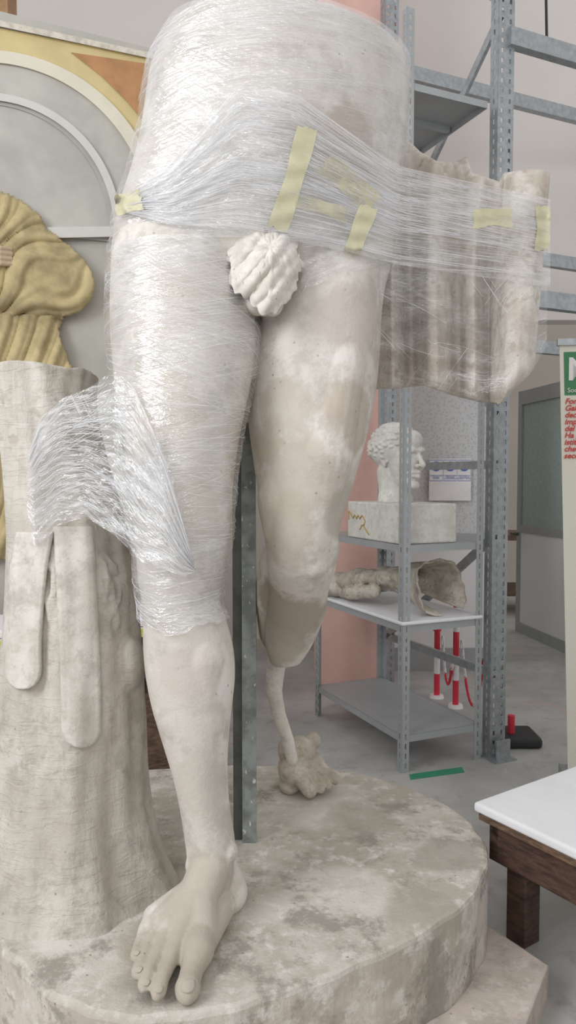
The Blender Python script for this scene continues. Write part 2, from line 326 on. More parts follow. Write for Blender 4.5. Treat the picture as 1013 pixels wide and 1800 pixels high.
def slab(name,front,back,mat,parent,**kw):
    m,n=front.shape[:2]; v=list(front.reshape(-1,3))+list(back.reshape(-1,3)); N=m*n; f=[]
    for i in range(m-1):
        for j in range(n-1):
            a=i*n+j; f.append((a,a+n,a+n+1,a+1)); f.append((N+a,N+a+1,N+a+n+1,N+a+n))
    bd=[(0,j) for j in range(n)]+[(i,n-1) for i in range(1,m)]+[(m-1,j) for j in range(n-2,-1,-1)]+[(i,0) for i in range(m-2,0,-1)]
    ids=[i*n+j for i,j in bd]
    for k in range(len(ids)):
        a,b=ids[k],ids[(k+1)%len(ids)]; f.append((a,b,N+b,N+a))
    o=mesh(name,v,f,mat,parent,True,**kw); recalc(o); return o
for (x,y,w_,h_) in [(331,1733,13,13),(280,1739,7,7),(257,1727,6.5,6.5),(244,1704,6,6),(240,1675,5,5)]:
    fr=np.zeros((7,7,3));bk=np.zeros((7,7,3))
    for i in range(7):
        for j in range(7):
            a=(j-3)/3;b=(i-3)/3; px=x+a*w_*math.sqrt(1-b*b*.5)-b*2; py=y+b*h_*math.sqrt(1-a*a*.4); d=cast(bbody,px,py) or 1.65
            fr[i,j]=W(px,py,d-.003); bk[i,j]=W(px,py,d+.004)
    slab('toenail',fr,bk,M['body'],body)
# trunk
trunk=[(-25,648,166,655,2.10,0,.16,.15),(-14,690,162,695,2.10,0,.155,.15),(0,750,168,750,2.10,0,.15,.15),(10,830,190,830,2.10,0,.15,.15),(16,930,220,930,2.10,0,.165,.16),(15,1040,236,1040,2.10,0,.175,.17),(8,1150,244,1150,2.10,0,.185,.18),(2,1250,250,1250,2.10,0,.195,.19),(-2,1350,252,1350,2.10,0,.20,.20),(-14,1430,262,1430,2.10,0,.215,.21),(-40,1500,284,1500,2.10,0,.235,.23),(-80,1560,315,1560,2.10,0,.265,.26),(-110,1600,345,1600,2.10,0,.29,.28)]
R=rings(trunk,6,96)
for i,rg in enumerate(R):
    c=rg.mean(0)
    for j in range(96):
        a=2*math.pi*j/96; z=rg[j][2]
        g=1+.03*math.sin(5*a+z*2)+.025*math.sin(9*a-z*5)+.015*math.sin(17*a+z*7)+ .09*max(0,.75-z)*math.sin(6*a+1)
        rg[j]=c+(rg[j]-c)*g
        if i==0: rg[j][2]+=.008*math.sin(5*a)
mb=MB(); loft(mb,R)
bt0=BVHTree.FromPolygons([Vector(v) for v in mb.v],mb.f)
def onT(px,py,o=.0): return W(px,py,(cast(bt0,px,py) or 1.95)-o)
for (x0,y0,x1,y1,r) in [(95,960,90,1085,.010),(88,1090,75,1030,.009),(78,985,100,1010,.009),(90,1060,99,1010,.009),(180,990,186,1050,.012),(200,1060,184,1000,.010),(196,1080,212,1030,.010),(65,975,80,1000,.009),(205,1100,196,1060,.011),(190,985,205,1010,.010)]:
    mb.chain([onT(x0,y0,.0),onT((x0+x1)/2+3,(y0+y1)/2,.006),onT(x1,y1)],[r,r*1.2,r*.5],8,8)
mb.sph(W(232,1165,2.06),(.035,.06,.075),18); mb.sph(W(228,1150,2.05),(.03,.05,.05),18)
tr=mb.obj('tree_trunk',M['bark'],st); remesh(tr,.006,2)
def strap(cl,wid,thick):
    C=catmull(cl,14); m=len(C); n=17; fr=np.zeros((m,n,3)); bk=np.zeros((m,n,3))
    for i,(x,y) in enumerate(C):
        rem=C[-1][1]-y; w=wid*(math.sqrt(max(0,1-((wid-rem)/wid)**2)) if rem<wid else 1); w=max(w,1)
        for j in range(n):
            s_=-1+2*j/(n-1); px=x+s_*w; d=cast(bt0,px,y) or 1.97
            d=min(d,2.02)
            stitch=.0035*(1 if (.70<abs(s_)<.86 and i%3==0) else 0)
            th=thick*(.6 if abs(s_)>.97 else (.88 if .70<abs(s_)<.86 else 1.0))+stitch
            fr[i,j]=W(px,y,d-th); bk[i,j]=W(px,y,d+.03)
    return slab('strap',fr,bk,M['strap'],tr,label='long leather strap with rounded end carved in plaster')
s1=strap([(62,935),(52,985),(45,1050),(40,1120),(40,1170),(40,1212)],34,.028)
s2=strap([(128,925),(133,1000),(138,1100),(142,1200),(143,1270),(143,1315)],36,.028)
for s_ in(s1,s2):
    m=s_.modifiers.new('s','SMOOTH'); m.iterations=1; baked(s_)
# drapery
top=[(655,235),(700,212),(716,240),(740,263),(770,280),(800,282),(822,270),(832,300),(856,308),(880,316),(888,300),(930,294),(956,294),(970,300)]
bot=[(655,684),(700,682),(750,676),(800,694),(850,706),(884,710),(896,692),(920,672),(938,655),(942,640)]
def interp(T,x): return float(np.interp(x,[a for a,b in T],[b for a,b in T]))
prof=[(0,.2),(.06,.55),(.12,.9),(.17,.65),(.21,.1),(.25,.0),(.29,.35),(.34,.95),(.40,1.0),(.45,.7),(.50,.15),(.54,.1),(.58,.5),(.63,.6),(.68,.15),(.72,.0),(.75,.6),(.80,1.0),(.88,1.1),(.95,1.0),(1,.75)]
PX=np.linspace(0,1,401); PY=np.array([interp(prof,x) for x in PX]); K=np.hanning(25); K/=K.sum(); PY=np.convolve(np.pad(PY,12,mode='edge'),K,'valid')
nu,nv=200,70
fr=np.zeros((nv,nu,3)); bk=np.zeros((nv,nu,3))
for i in range(nv):
    v=i/(nv-1)
    for j in range(nu):
        u=j/(nu-1); xt=655+315*u; xb=655+287*u; yt=interp(top,xt); yb=interp(bot,xb)
        y=yt+(yb-yt)*v; x=xt+(xb-xt)*v
        uu=u+.05*math.sin(v*3+1)*math.sin(math.pi*u)+.07*(v-.5)*math.sin(math.pi*u)
        fold=float(np.interp(uu,PX,PY)); f2=math.sin(uu*52+v*3)*(.5+.5*math.sin(uu*11))*max(0,1-1.3*v)*(0 if u>.74 else 1)
        amp=.21*(.45+.55*min(1,v*1.6))
        d=2.46-.10*u-amp*fold-.012*f2
        if v<.03: d+=.015*(1-v/.03)
        if v>.95: d+=.02*(v-.95)/.05
        fr[i,j]=W(x,y,d); 
        bk[i,j]=W(x,y,d)+np.array([0,.05 if u<.97 else .10,0])
dr=slab('drapery',fr,bk,M['drap'],st)
m=dr.modifiers.new('s','SMOOTH'); m.iterations=4; baked(dr)
# fig leaf
def fig_leaf():
    n,m=260,50; v=[];f=[];C=(476,436)
    tab=[(0,26),(25,38),(45,50),(62,44),(80,50),(98,42),(118,62),(132,62),(150,84),(166,98),(178,116),(190,112),(203,92),(216,98),(230,92),(244,72),(258,78),(272,68),(290,64),(305,50),(322,50),(342,32),(360,26)]
    ribs=[(48,.8),(100,.9),(125,1.),(180,1.2),(222,1.1),(262,1.),(315,.8)]
    rnd=np.random.RandomState(3); ph_=[rnd.uniform(0,6.28) for _ in range(8)]
    for i in range(m):
        r=i/(m-1)
        for j in range(n):
            a=2*math.pi*j/n; deg=math.degrees(a)
            R_=interp(tab,deg)*(1+.05*(abs(math.sin(a*16))-.5)+.02*math.sin(a*37))
            px=C[0]+math.sin(a)*R_*r; py=C[1]-math.cos(a)*R_*r
            k0=99;kw=1
            for (td,w_) in ribs:
                dd=abs((deg-td+180)%360-180)
                if dd<k0: k0=dd;kw=w_
            rib=math.exp(-(math.radians(k0)*r*R_/70/.035)**2)*kw*(1-r*.5)
            side=.0018*math.sin((r*R_/9-k0*.09)*2.4+ph_[int(deg/50)])*min(1,k0/10)*(r>.1)
            x_=(px-464)/58; y_=(py-480)/78
            lump=.007*math.sin(px*.11+1)*math.sin(py*.09+.5)+.004*math.sin(px*.23+py*.17)
            sag=.006*(k0/30)*r
            edge=.010*r**8*(math.sin(a*9+1)+.4*math.sin(a*23))
            d=1.862+.065*abs(x_)**2.2+.045*abs(y_)**2.2+(.03*max(0,-y_)**1.5)-.004*rib+side+lump+sag+edge
            v.append(W(px,py,d))
    for i in range(m-1):
        for j in range(n): f.append((i*n+j,i*n+(j+1)%n,(i+1)*n+(j+1)%n,(i+1)*n+j))
    o=mesh('fig_leaf',v,f,M['leaf'],st,True,label='white plaster fig leaf with lobes and veins'); recalc(o)
    s_=o.modifiers.new('s','SOLIDIFY'); s_.thickness=.012; s_.offset=0; baked(o); return o
fig_leaf()
# rod + foot fragment
mb=MB(); mb.chain([W(489,1150,2.40),W(484,1185,2.44),W(482,1215,2.48),W(490,1255,2.53),W(506,1300,2.60),W(514,1335,2.63)],[.032,.031,.028,.025,.023,.022],10,12)
remesh(mb.obj('armature_rod',M['leaf'],st),.006,4)
mb=MB()
mb.sph(W(512,1350,2.73),(.05,.09,.065),18); mb.sph(W(528,1322,2.75),(.06,.06,.06),18); mb.sph(W(510,1376,2.72),(.042,.06,.04),18); mb.sph(W(505,1318,2.70),(.035,.04,.05),18); mb.sph(W(545,1345,2.78),(.06,.08,.05),18); mb.sph(W(550,1302,2.78),(.03,.035,.035),18)
for (a,b,c_,r) in [((520,1358,2.69),(535,1378,2.655),(545,1391,2.64),.027),((538,1354,2.70),(555,1374,2.67),(564,1387,2.655),.0175),((552,1350,2.72),(570,1368,2.69),(578,1381,2.675),.0165),((562,1344,2.75),(582,1362,2.71),(590,1373,2.70),.0155)]:
    mb.chain([W(515,1335,2.72),W(*a),W(*b),W(*c_)],[.045,r*1.35,r,r*.95],10,12)
remesh(mb.obj('foot_fragment',M['frag'],st,label='broken plaster foot fragment with rough ankle'),.0045,2)
# plinth
op=[(520,1345),(600,1352),(700,1376),(780,1410),(835,1450),(858,1495),(848,1545),(812,1592),(750,1635),(660,1682),(560,1722),(460,1755),(360,1778),(250,1790),(150,1775),(80,1740),(30,1695),(-10,1650),(-70,1600),(-140,1520),(-140,1440),(-30,1395),(150,1362),(350,1345)]
wp=[G(a,b,.35) for a,b in op]; wp=np.array(wp+[wp[0]]); ring=catmull(wp,8)[:-1]
def prism(name,ring,z0,z1,mat,parent,bv=.012,wob=.0,**kw):
    mb=MB(); n=len(ring); c=ring.mean(0)
    zs=[z0,z0+(z1-z0)*.3,z0+(z1-z0)*.6,z1-bv,z1-bv*.3,z1]; ins=[0,0,0,0,bv*.3,bv]
    v=[]
    for z,q in zip(zs,ins):
        for k,p in enumerate(ring):
            dr=c-p; dr[2]=0; L=np.linalg.norm(dr); w=wob*math.sin(k*.7+z*9)*math.sin(k*.23)
            P=p+dr/L*(q+w); v.append((P[0],P[1],z))
    f=[tuple(range((len(zs)-1)*n,len(zs)*n)),tuple(range(n))[::-1]]
    for i in range(len(zs)-1):
        for j in range(n): f.append((i*n+j,i*n+(j+1)%n,(i+1)*n+(j+1)%n,(i+1)*n+j))
    mb.add(v,f); o=mb.obj(name,mat,parent,**kw); return o
prism('plinth',ring,.10,.35,M['plinth'],st,.014,.005)
sl=[G(965,1695,.1),G(925,1800,.1),np.array([.35,1.15,.1]),np.array([-1.2,1.15,.1]),np.array([-1.35,2.5,.1]),np.array([-.6,3.0,.1]),np.array([.3,2.85,.1]),G(855,1622,.1)]
prism('plinth_slab',np.array(sl),0,.098,M['slab'],None,.006,label='pale flat stone slab under the statue plinth',category='slab')
# steel post
a=G(432,1482,.35); x0=a[0]; y0=a[1]
pst=empty('steel_post',label='green-grey painted steel channel post propping the statue',category='post')
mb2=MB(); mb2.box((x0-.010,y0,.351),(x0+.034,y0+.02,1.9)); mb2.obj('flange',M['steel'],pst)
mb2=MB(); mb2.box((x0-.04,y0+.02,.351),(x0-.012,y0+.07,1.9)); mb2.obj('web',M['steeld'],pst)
# ---------------- films
wrap=empty('plastic_wrap',label='crinkled transparent stretch film wound around the statue hips and leg',category='plastic wrap')
def gridmesh(name,P,mat,parent=wrap):
    m,n=P.shape[:2]; v=P.reshape(-1,3); f=[];uv=[]
    du=np.mean(np.linalg.norm(P[:,1:]-P[:,:-1],axis=2)); dvv=np.mean(np.linalg.norm(P[1:]-P[:-1],axis=2)); o1=random.uniform(0,20)
    for i in range(m):
        for j in range(n): uv.append((j*du+o1,i*dvv+o1))
    for i in range(m-1):
        for j in range(n-1): f.append((i*n+j,(i+1)*n+j,(i+1)*n+j+1,i*n+j+1))
    return mesh(name,v,f,mat,parent,True,uv=uv)
def close(R): return np.concatenate([R,R[:,:1]],axis=1)
strands=[]
def samp(P,u,v):
    m,n=P.shape[:2]; x=min(max(u,0),1)*(n-1); y=min(max(v,0),1)*(m-1); i=min(int(y),m-2); j=min(int(x),n-2); a=y-i;b=x-j
    return (P[i,j]*(1-b)+P[i,j+1]*b)*(1-a)+(P[i+1,j]*(1-b)+P[i+1,j+1]*b)*a
def lay(P,groups,cen,r=(.00022,.00055),du=(.2,.6),slope=(-.3,.3),off=.003,per=7):
    for _ in range(groups):
        uc=random.random(); vc=random.random(); sl_=random.uniform(*slope)
        for k2 in range(per):
            u0=uc+random.gauss(0,.08); v0=vc+random.gauss(0,.045); l=random.uniform(*du); s=(sl_+random.gauss(0,.04))*l; pts=[]; bow=random.gauss(0,.014)
            for k in range(22):
                t=k/21; u=u0+l*(t-.5); v=v0+s*(t-.5)+bow*(1-4*(t-.5)**2)
                if u<0 or u>1 or v<0 or v>1: continue
                p=samp(P,u,v); dr=(CAM-p) if cen is None else p-cen(p); dr=dr/np.linalg.norm(dr); pts.append(p+dr*off)
            if len(pts)>4: strands.append((pts,random.uniform(*r)))
RF=close(rings(torso[:8],6,96,.012)); 
def wr(P,amp,hem=0):
    m=P.shape[0]
    for i in range(m):
        c=P[i].mean(0)
        for j in range(P.shape[1]-1):
            P[i,j]+=(P[i,j]-c)*amp*(math.sin(i*.9+j*.33)+math.sin(i*.37-j*.71))
            k=max(0,(i-(m-7))/6); P[i,j,2]+=hem*k*k*(math.sin(j*.21)+.5*math.sin(j*.47+1)+.25*math.sin(j*1.3))
        P[i,-1]=P[i,0]
    return P
RF=wr(RF,.004)
fo1=gridmesh('film',RF,M['film3'])
def axis(R):
    cs=R[:,:-1].mean(1); zs=cs[:,2]
    def f(p): 
        k=np.argmin(abs(zs-p[2])); return cs[k]
    return f
lay(RF,22,axis(RF),du=(.2,.5),slope=(-.5,.7))
L1=[s for s in leg1 if 445<s[1]<=1095]
RL=wr(close(rings(L1,6,80,.012)),.005,.012)
fo2=gridmesh('film',RL,M['film'])
lay(RL,36,axis(RL),du=(.25,.6),slope=(-.45,.45))
lay(RL[:int(RL.shape[0]*.35)],8,axis(RL),du=(.25,.5),slope=(.3,.9))
bA=bvh_of(body,dr,fo1); bB=bvh_of(body,tr,s1,s2,fo2)
def hull_film(name,b,tp,bt_,x0,x1,nx,ny,off,mat,dmax=2.7,crumple=1):
    xs=np.linspace(x0,x1,nx); Wd=np.zeros((ny,nx)); Y=np.zeros((ny,nx))
    for i in range(ny):
        v=i/(ny-1); ks=[];ws=[]
        for j,x in enumerate(xs):
            y=interp(tp,x)*(1-v)+interp(bt_,x)*v; Y[i,j]=y; d=cast(b,x,y)
            if d is not None and d<dmax: ks.append(x); ws.append(1/(d-off))
        H=[]
        for k,w in zip(ks,ws):
            while len(H)>1 and (H[-1][1]-H[-2][1])*(k-H[-2][0])<=(w-H[-2][1])*(H[-1][0]-H[-2][0]): H.pop()
            H.append((k,w))
        Wd[i]=np.interp(xs,[h[0] for h in H],[h[1] for h in H]) if H else .5
    base=Wd.copy()
    for _ in range(6):
        S_=Wd.copy(); S_[1:-1]=(Wd[:-2]+2*Wd[1:-1]+Wd[2:])/4; S_[:,1:-1]=(S_[:,:-2]+2*S_[:,1:-1]+S_[:,2:])/4; Wd=np.maximum(S_,base)
    P=np.zeros((ny,nx,3))
    for i in range(ny):
        for j in range(nx):
            P[i,j]=W(xs[j],Y[i,j],1/Wd[i,j]+crumple*(.003*math.sin(i*.8+j*.25)+.002*math.sin(i*1.9-j*.4)))
    o=gridmesh(name,P,mat); return o,P
fb,PB=hull_film('film',bA,[(215,345),(300,290),(420,150),(520,165),(700,292),(968,350)],[(215,372),(300,395),(400,402),(600,440),(700,465),(968,505)],215,968,170,50,.012,M['film'])
lay(PB,32,None,du=(.3,.8),slope=(-.5,.3))
lay(PB,16,None,r=(.0005,.0009),du=(.5,1.),slope=(-.15,.2),per=5)
fd,PD=hull_film('film',bA,[(668,455),(965,495)],[(668,680),(850,705),(890,700),(938,650),(965,600)],668,962,80,40,.008,M['film2'])
lay(PD,8,None,du=(.05,.3),slope=(-2.5,2.5),per=5)
fd2,PD2=hull_film('film',bA,[(480,400),(600,425),(700,450)],[(480,560),(520,520),(600,480),(700,460)],530,690,50,20,.01,M['film2'])
lay(PD2,4,None,du=(.4,.9),slope=(-.5,-.1))
fc,PC=hull_film('film',bB,[(48,800),(70,735),(110,700),(160,680),(200,650),(235,680),(290,800),(325,930),(345,1000)],[(48,925),(60,960),(80,950),(100,925),(150,908),(200,940),(250,988),(325,1014),(345,1006)],48,345,120,60,.015,M['film1'],crumple=1.6)
lay(PC,26,None,du=(.3,.8),slope=(-.5,.9)); lay(PC,12,None,r=(.0005,.001),du=(.5,1.),slope=(-.5,.9),per=5)
lay(PC,8,None,r=(.0004,.0009),du=(.05,.25),slope=(-3,3),per=5)
cu=bpy.data.curves.new('film_strand','CURVE'); cu.dimensions='3D'; cu.bevel_depth=1; cu.bevel_resolution=0
for pts,r in strands:
    sp=cu.splines.new('POLY'); sp.points.add(len(pts)-1)
    for q,p in zip(sp.points,pts): q.co=(*map(float,p),1); q.radius=r
cu.materials.append(M['strand'])
co=bpy.data.objects.new('film_strand',cu); link(co,None,kind='stuff'); tomesh(co,wrap,'film_strand')
# tape
bT=bvh_of(fo1,fb,fd,fo2,dr)
def tape(c0,c1,w,off=.004,mat='tape'):
    c0=np.array(c0,float);c1=np.array(c1,float);d=c1-c0;L=np.linalg.norm(d);n=np.array([-d[1],d[0]])/L
    m,k=24,8; P=np.zeros((m,k,3)); bend=random.uniform(-5,5)
    ds=[]; e0=[random.uniform(-.5,.5) for _ in range(k)]; e1=[random.uniform(-.5,.5) for _ in range(k)]
    for i in range(m):
        for j in range(k):
            t=i/(m-1); s_=(j/(k-1)-.5)*w*(1+.08*math.sin(t*9))+bend*math.sin(t*math.pi)
            tt=t+ ((e0[j] if i==0 else e1[j])*.22*w/L if i in(0,m-1) else 0)
            q=c0+d*tt+n*s_; h=cast(bT,*q) or (ds[-1] if ds else 2.0)
            if h>2.6: h=ds[-1] if ds else 2.1
            ds.append(h); P[i,j]=W(q[0],q[1],h-off)
    o=gridmesh('adhesive_tape',P,M[mat]); s=o.modifiers.new('s','SMOOTH'); s.iterations=1; baked(o)
    return o
for a in [((541,224),(488,402),36,.004,'tape'),((520,352),(612,380),24,.0045,'tape2'),((650,362),(612,474),32,.005,'tape'),((202,362),(249,350),36,.004,'tape'),((832,386),(902,384),32,.004,'tape'),((954,362),(952,440),24,.004,'tape'),((570,285),(655,362),44,.0035,'tape2')]: tape(*a)
# ---------------- shelving unit
Pn=np.array([.578,3.69]);eL=np.array([-.406,.93])
LL=np.linalg.norm(eL);eL/=LL; eR=np.array([eL[1],-eL[0]])
UM=Matrix(((eR[0],eL[0],0,Pn[0]),(eR[1],eL[1],0,Pn[1]),(0,0,1,0),(0,0,0,1)))
unit=empty('shelving_unit',label='tall grey slotted-angle metal shelving unit',category='shelf'); 
def flange(mb,o,ax,w,z0,z1,M_,pitch=.05,hole=.028,hw=.009,rows=(.5,)):
    o=Vector(o);ax=Vector(ax)
    cuts=[0]
    for r in rows: cuts+= [w*r-hw/2,w*r+hw/2]
    cuts.append(w)
    for k in range(len(cuts)-1):
        a,b=cuts[k],cuts[k+1]; isH=k%2==1
        if not isH: segs=[(z0,z1)]
        else:
            segs=[];z=z0
            while z<z1: segs.append((z,min(z+pitch-hole,z1))); z+=pitch
        for s0,s1 in segs:
            q=[o+ax*a+Vector((0,0,s0)),o+ax*b+Vector((0,0,s0)),o+ax*b+Vector((0,0,s1)),o+ax*a+Vector((0,0,s1))]
            mb.add([M_@p for p in q],[(0,1,2,3)])
def weld(o):
    bm=bmesh.new(); bm.from_mesh(o.data); bmesh.ops.remove_doubles(bm,verts=bm.verts,dist=1e-5); bm.to_mesh(o.data); bm.free()
D=1.015;Wd_=.492
for (x,y,ax,ay,h) in [(0,0,1,1,3.78),(Wd_,0,-1,1,1.98),(0,D,1,-1,3.0),(Wd_,D,-1,-1,3.0)]:
    mb=MB(); flange(mb,(x,y,0),(ax,0,0),.042,0,h,UM); flange(mb,(x,y,0),(0,ay,0),.042,0,h,UM)
    o=mesh('upright',mb.v,mb.f,M['shelf'],unit,False); weld(o); s=o.modifiers.new('s','SOLIDIFY'); s.thickness=.0025; s.offset=0
def shelfb(z,mat=M['shelf']):
    mb=MB(); mb.box((.004,.004,z-.003),(Wd_-.004,D-.004,z),UM)
    for lo,hi in (((.004,.003,z-.035),(Wd_-.004,.006,z)),((.004,D-.006,z-.035),(Wd_-.004,D-.003,z)),((.003,.004,z-.035),(.006,D-.004,z)),((Wd_-.006,.004,z-.035),(Wd_-.003,D-.004,z))): mb.box(lo,hi,UM)
    for yy in(.3,.6): mb.box((.02,yy,z-.03),(Wd_-.02,yy+.03,z-.003),UM)
    mb.obj('shelf',mat,unit)
for z in(.19,.755,1.16,3.43): shelfb(z)
# ---------------- pallet rack
rack=empty('pallet_rack',label='tall galvanised steel pallet rack with slotted uprights and braces',category='rack')
RZ=math.atan2(eR[1],eR[0])
def up2(x,y,h,fw=.10):
    mb=MB(); T=Matrix.Translation((x,y,0))@Matrix.Rotation(RZ,4,'Z')
    flange(mb,(0,0,0),(1,0,0),fw,0,h,T,pitch=.05,hole=.024,hw=.014,rows=(.25,.75)); flange(mb,(0,0,0),(0,1,0),.06,0,h,T,rows=(.5,)); flange(mb,(fw,0,0),(0,1,0),.06,0,h,T,rows=(.5,))
    o=mesh('upright',mb.v,mb.f,M['galv'],rack,False); weld(o); s=o.modifiers.new('s','SOLIDIFY'); s.thickness=.003; s.offset=0
U1=np.array([1.075,3.88]); U2=U1+eL*1.12
up2(U1[0],U1[1],5.2); up2(U2[0],U2[1],4.6)
mb=MB(); c=Vector((U1[0]+.05,U1[1]+.02,0)); T_=Matrix.Translation(c)@Matrix.Rotation(RZ,4,'Z'); mb.box((-.07,-.07,0),(.07,.07,.008),T_); mb.box((-.045,-.045,.006),(.045,-.035,.11),T_); mb.obj('foot_plate',M['galv'],rack)
def br(a,b,za,zb,w=.045):
    mb=MB(); mb.beam((a[0]+.03,a[1]+.04,za),(b[0]+.03,b[1]-.02,zb),.02,w); mb.obj('brace',M['galv'],rack)
for (za,zb) in [(.45,.45),(1.2,.45),(1.57,1.57),(1.85,2.6),(2.9,2.6),(3.9,2.95),(3.95,4.9)]: br(U1,U2,za,zb)
def rb(o,z,L,h=.09,col='galv'):
    mb=MB(); a=Vector((o[0],o[1],z)); e=Vector((eR[0],eR[1],0)); mb.beam(a+e*.06,a+e*L,.05,h); mb.obj('beam',M[col],rack)
rb(U1,3.76,2.7); rb(U1,2.45,2.7); rb(U2,4.15,2.7); rb(U2,3.08,2.7); rb(U2,2.45,2.7)
mb=MB(); mb.cyl(W(958,-140,5.2),W(962,95,5.2),.01,8); mb.obj('hanging_cable',M['black'],label='thin dark hanging cable beside the rack',category='cable')
# ---------------- bust, block, foam, fragment
zc=1.161
blk=empty('foam_block',label='white block with ochre scribble under the plaster head',category='block')
mb=MB(); mb.box((.015,.05,zc),(.36,.62,zc+.205),UM); bevel(mb.obj('block',M['white'],blk),.008)
zz=[(.60,.10),(.60,.15),(.57,.13),(.55,.11),(.53,.13),(.51,.11),(.49,.13),(.47,.11),(.45,.13),(.43,.12),(.41,.10),(.43,.075),(.40,.05),(.37,.03)]
def crv(pts,nm,mat,par,r,M_):
    cu=bpy.data.curves.new(nm,'CURVE'); cu.dimensions='3D'; cu.bevel_depth=r; sp=cu.splines.new('POLY'); sp.points.add(len(pts)-1)
    for q,p in zip(sp.points,pts): q.co=(*(M_@Vector(p)),1)
    cu.materials.append(mat); o=bpy.data.objects.new(nm,cu); link(o,None); return tomesh(o,par,nm)
crv([(.014,a,zc+b) for a,b in zz],'scribble',M['gold'],blk,.004,UM)
crv([(.014,.47,zc+.05),(.014,.45,zc+.075),(.014,.42,zc+.08)],'scribble',M['gold'],blk,.004,UM)
def bust():
    mb=MB(); e=mb.sph
    e((-.10,0,.64),(.43,.34,.36),24); e((.12,0,.44),(.28,.25,.40),24); e((.14,0,.18),(.22,.19,.17),20); e((.33,0,.06),(.075,.09,.065)); e((.28,0,.72),(.13,.2,.17),16)
    mb.chain([(.395,0,.56),(.44,0,.45),(.495,0,.36)],[.03,.036,.045],6); e((.43,.055,.345),.035); e((.43,-.055,.345),.035)
    mb.chain([(.30,-.19,.55),(.385,-.10,.585),(.40,0,.56),(.385,.10,.585),(.30,.19,.55)],[.035,.045,.035,.045,.035],6)
    for s in(-1,1):
        e((.325,.115*s,.49),(.045,.06,.038)); e((.27,.16*s,.37),(.10,.09,.11)); 
        mb.chain([(-.02,.275*s,.54),(-.08,.30*s,.55),(-.10,.29*s,.46),(-.04,.265*s,.36)],[.028,.032,.028,.03],6,10); e((0,.25*s,.42),.03)
    mb.chain([(.36,-.09,.245),(.41,0,.262),(.36,.09,.245)],[.02,.032,.02],6); mb.chain([(.36,-.075,.195),(.405,0,.19),(.36,.075,.195)],[.02,.034,.02],6)
    mb.chain([(-.12,0,.25),(-.10,0,-.05),(-.06,0,-.22)],[.25,.23,.28],8,20)
    for k in range(340):
        th=random.uniform(0,math.pi*2); ph=random.uniform(-.5,1.5)
        x=-.10+.425*math.cos(ph)*math.cos(th); y=.337*math.cos(ph)*math.sin(th); z=.64+.362*math.sin(ph)
        if (x>.20 and z<.88) or z<.28: continue
        if x>-.02 and z<.62: continue
        r=random.uniform(.026,.04); e((x,y,z),(r*1.3,r,r*.8),10)
    H=.36; fx=np.array([.62,-.785]); 
    bx=W(701,800,4.10); T=Matrix(((fx[0]*H,-fx[1]*H,0,bx[0]),(fx[1]*H,fx[0]*H,0,bx[1]),(0,0,H,zc+.205+.205*H),(0,0,0,1)))
    mb.v=[tuple(T@Vector(v)) for v in mb.v]
    o=mb.obj('sculpture',M['white'],None,label='white plaster head of a man with short curly hair',category='sculpture'); remesh(o,.0036,1)
    for v in o.data.vertices:
        if v.co.z<zc+.206: v.co.z=zc+.206
    return o
bust()
mb=MB(); mb.box((-.01,-.01,.757),(.49,.9,.775),UM); bevel(mb.obj('foam_sheet',M['foam'],label='white foam sheet lying on the metal shelf',category='foam sheet'),.006)
mb=MB()
frag=[(.08,.88),(.09,.80),(.11,.72),(.13,.65),(.15,.58),(.18,.51),(.21,.45),(.25,.38)]
for i,(a,b) in enumerate(frag):
    for k in range(6): mb.sph(UM@Vector((a+random.uniform(-.05,.05),b+random.uniform(-.04,.04),.81+.020*min(i,5)+random.uniform(0,.05))),(random.uniform(.06,.09),random.uniform(.06,.08),random.uniform(.035,.055)),14)
mb.chain([UM@Vector((.08,.86,.80)),UM@Vector((.04,.62,.83)),UM@Vector((.08,.42,.87))],[.03,.04,.04],10)
n=34;m=20; v=[];f=[]
for layer in(0,1):
    for i in range(m):
        t=i/(m-1)
        for j in range(n):
            a=math.radians(-170+ 310*j/(n-1)); rr=(.080+.085*t**1.1)*(1+.05*math.sin(j*.7+i*.3)+.03*math.sin(j*2.1))-.016*layer; 
            xx=.25+.045*t; yy=.44-.35*t
            q=Vector((xx+rr*math.sin(a)*1.0, yy+.05*math.cos(a)*t+.02*math.sin(j*.5)*t, .775+.012+.14+rr*math.cos(a)*.92-.01*t)); q.z=max(q.z,.777+.002*layer)
            v.append(UM@q)
N=m*n
for i in range(m-1):
    for j in range(n-1):
        a=i*n+j; f.append((a,a+n,a+n+1,a+1)); f.append((N+a,N+a+1,N+a+n+1,N+a+n))
for i in range(m-1):
    for j in(0,n-1): a=i*n+j; f.append((a,a+n,N+a+n,N+a))
for j in range(n-1):
    for i in(0,m-1): a=i*n+j; f.append((a,a+1,N+a+1,N+a))
mb.add(v,f); o=mb.obj('plaster_fragment',M['frag'],None,label='broken grey-white plaster cast fragment with hollow shell',category='plaster fragment'); remesh(o,.005,2)
for v in o.data.vertices: v.co.z=max(v.co.z,.776)
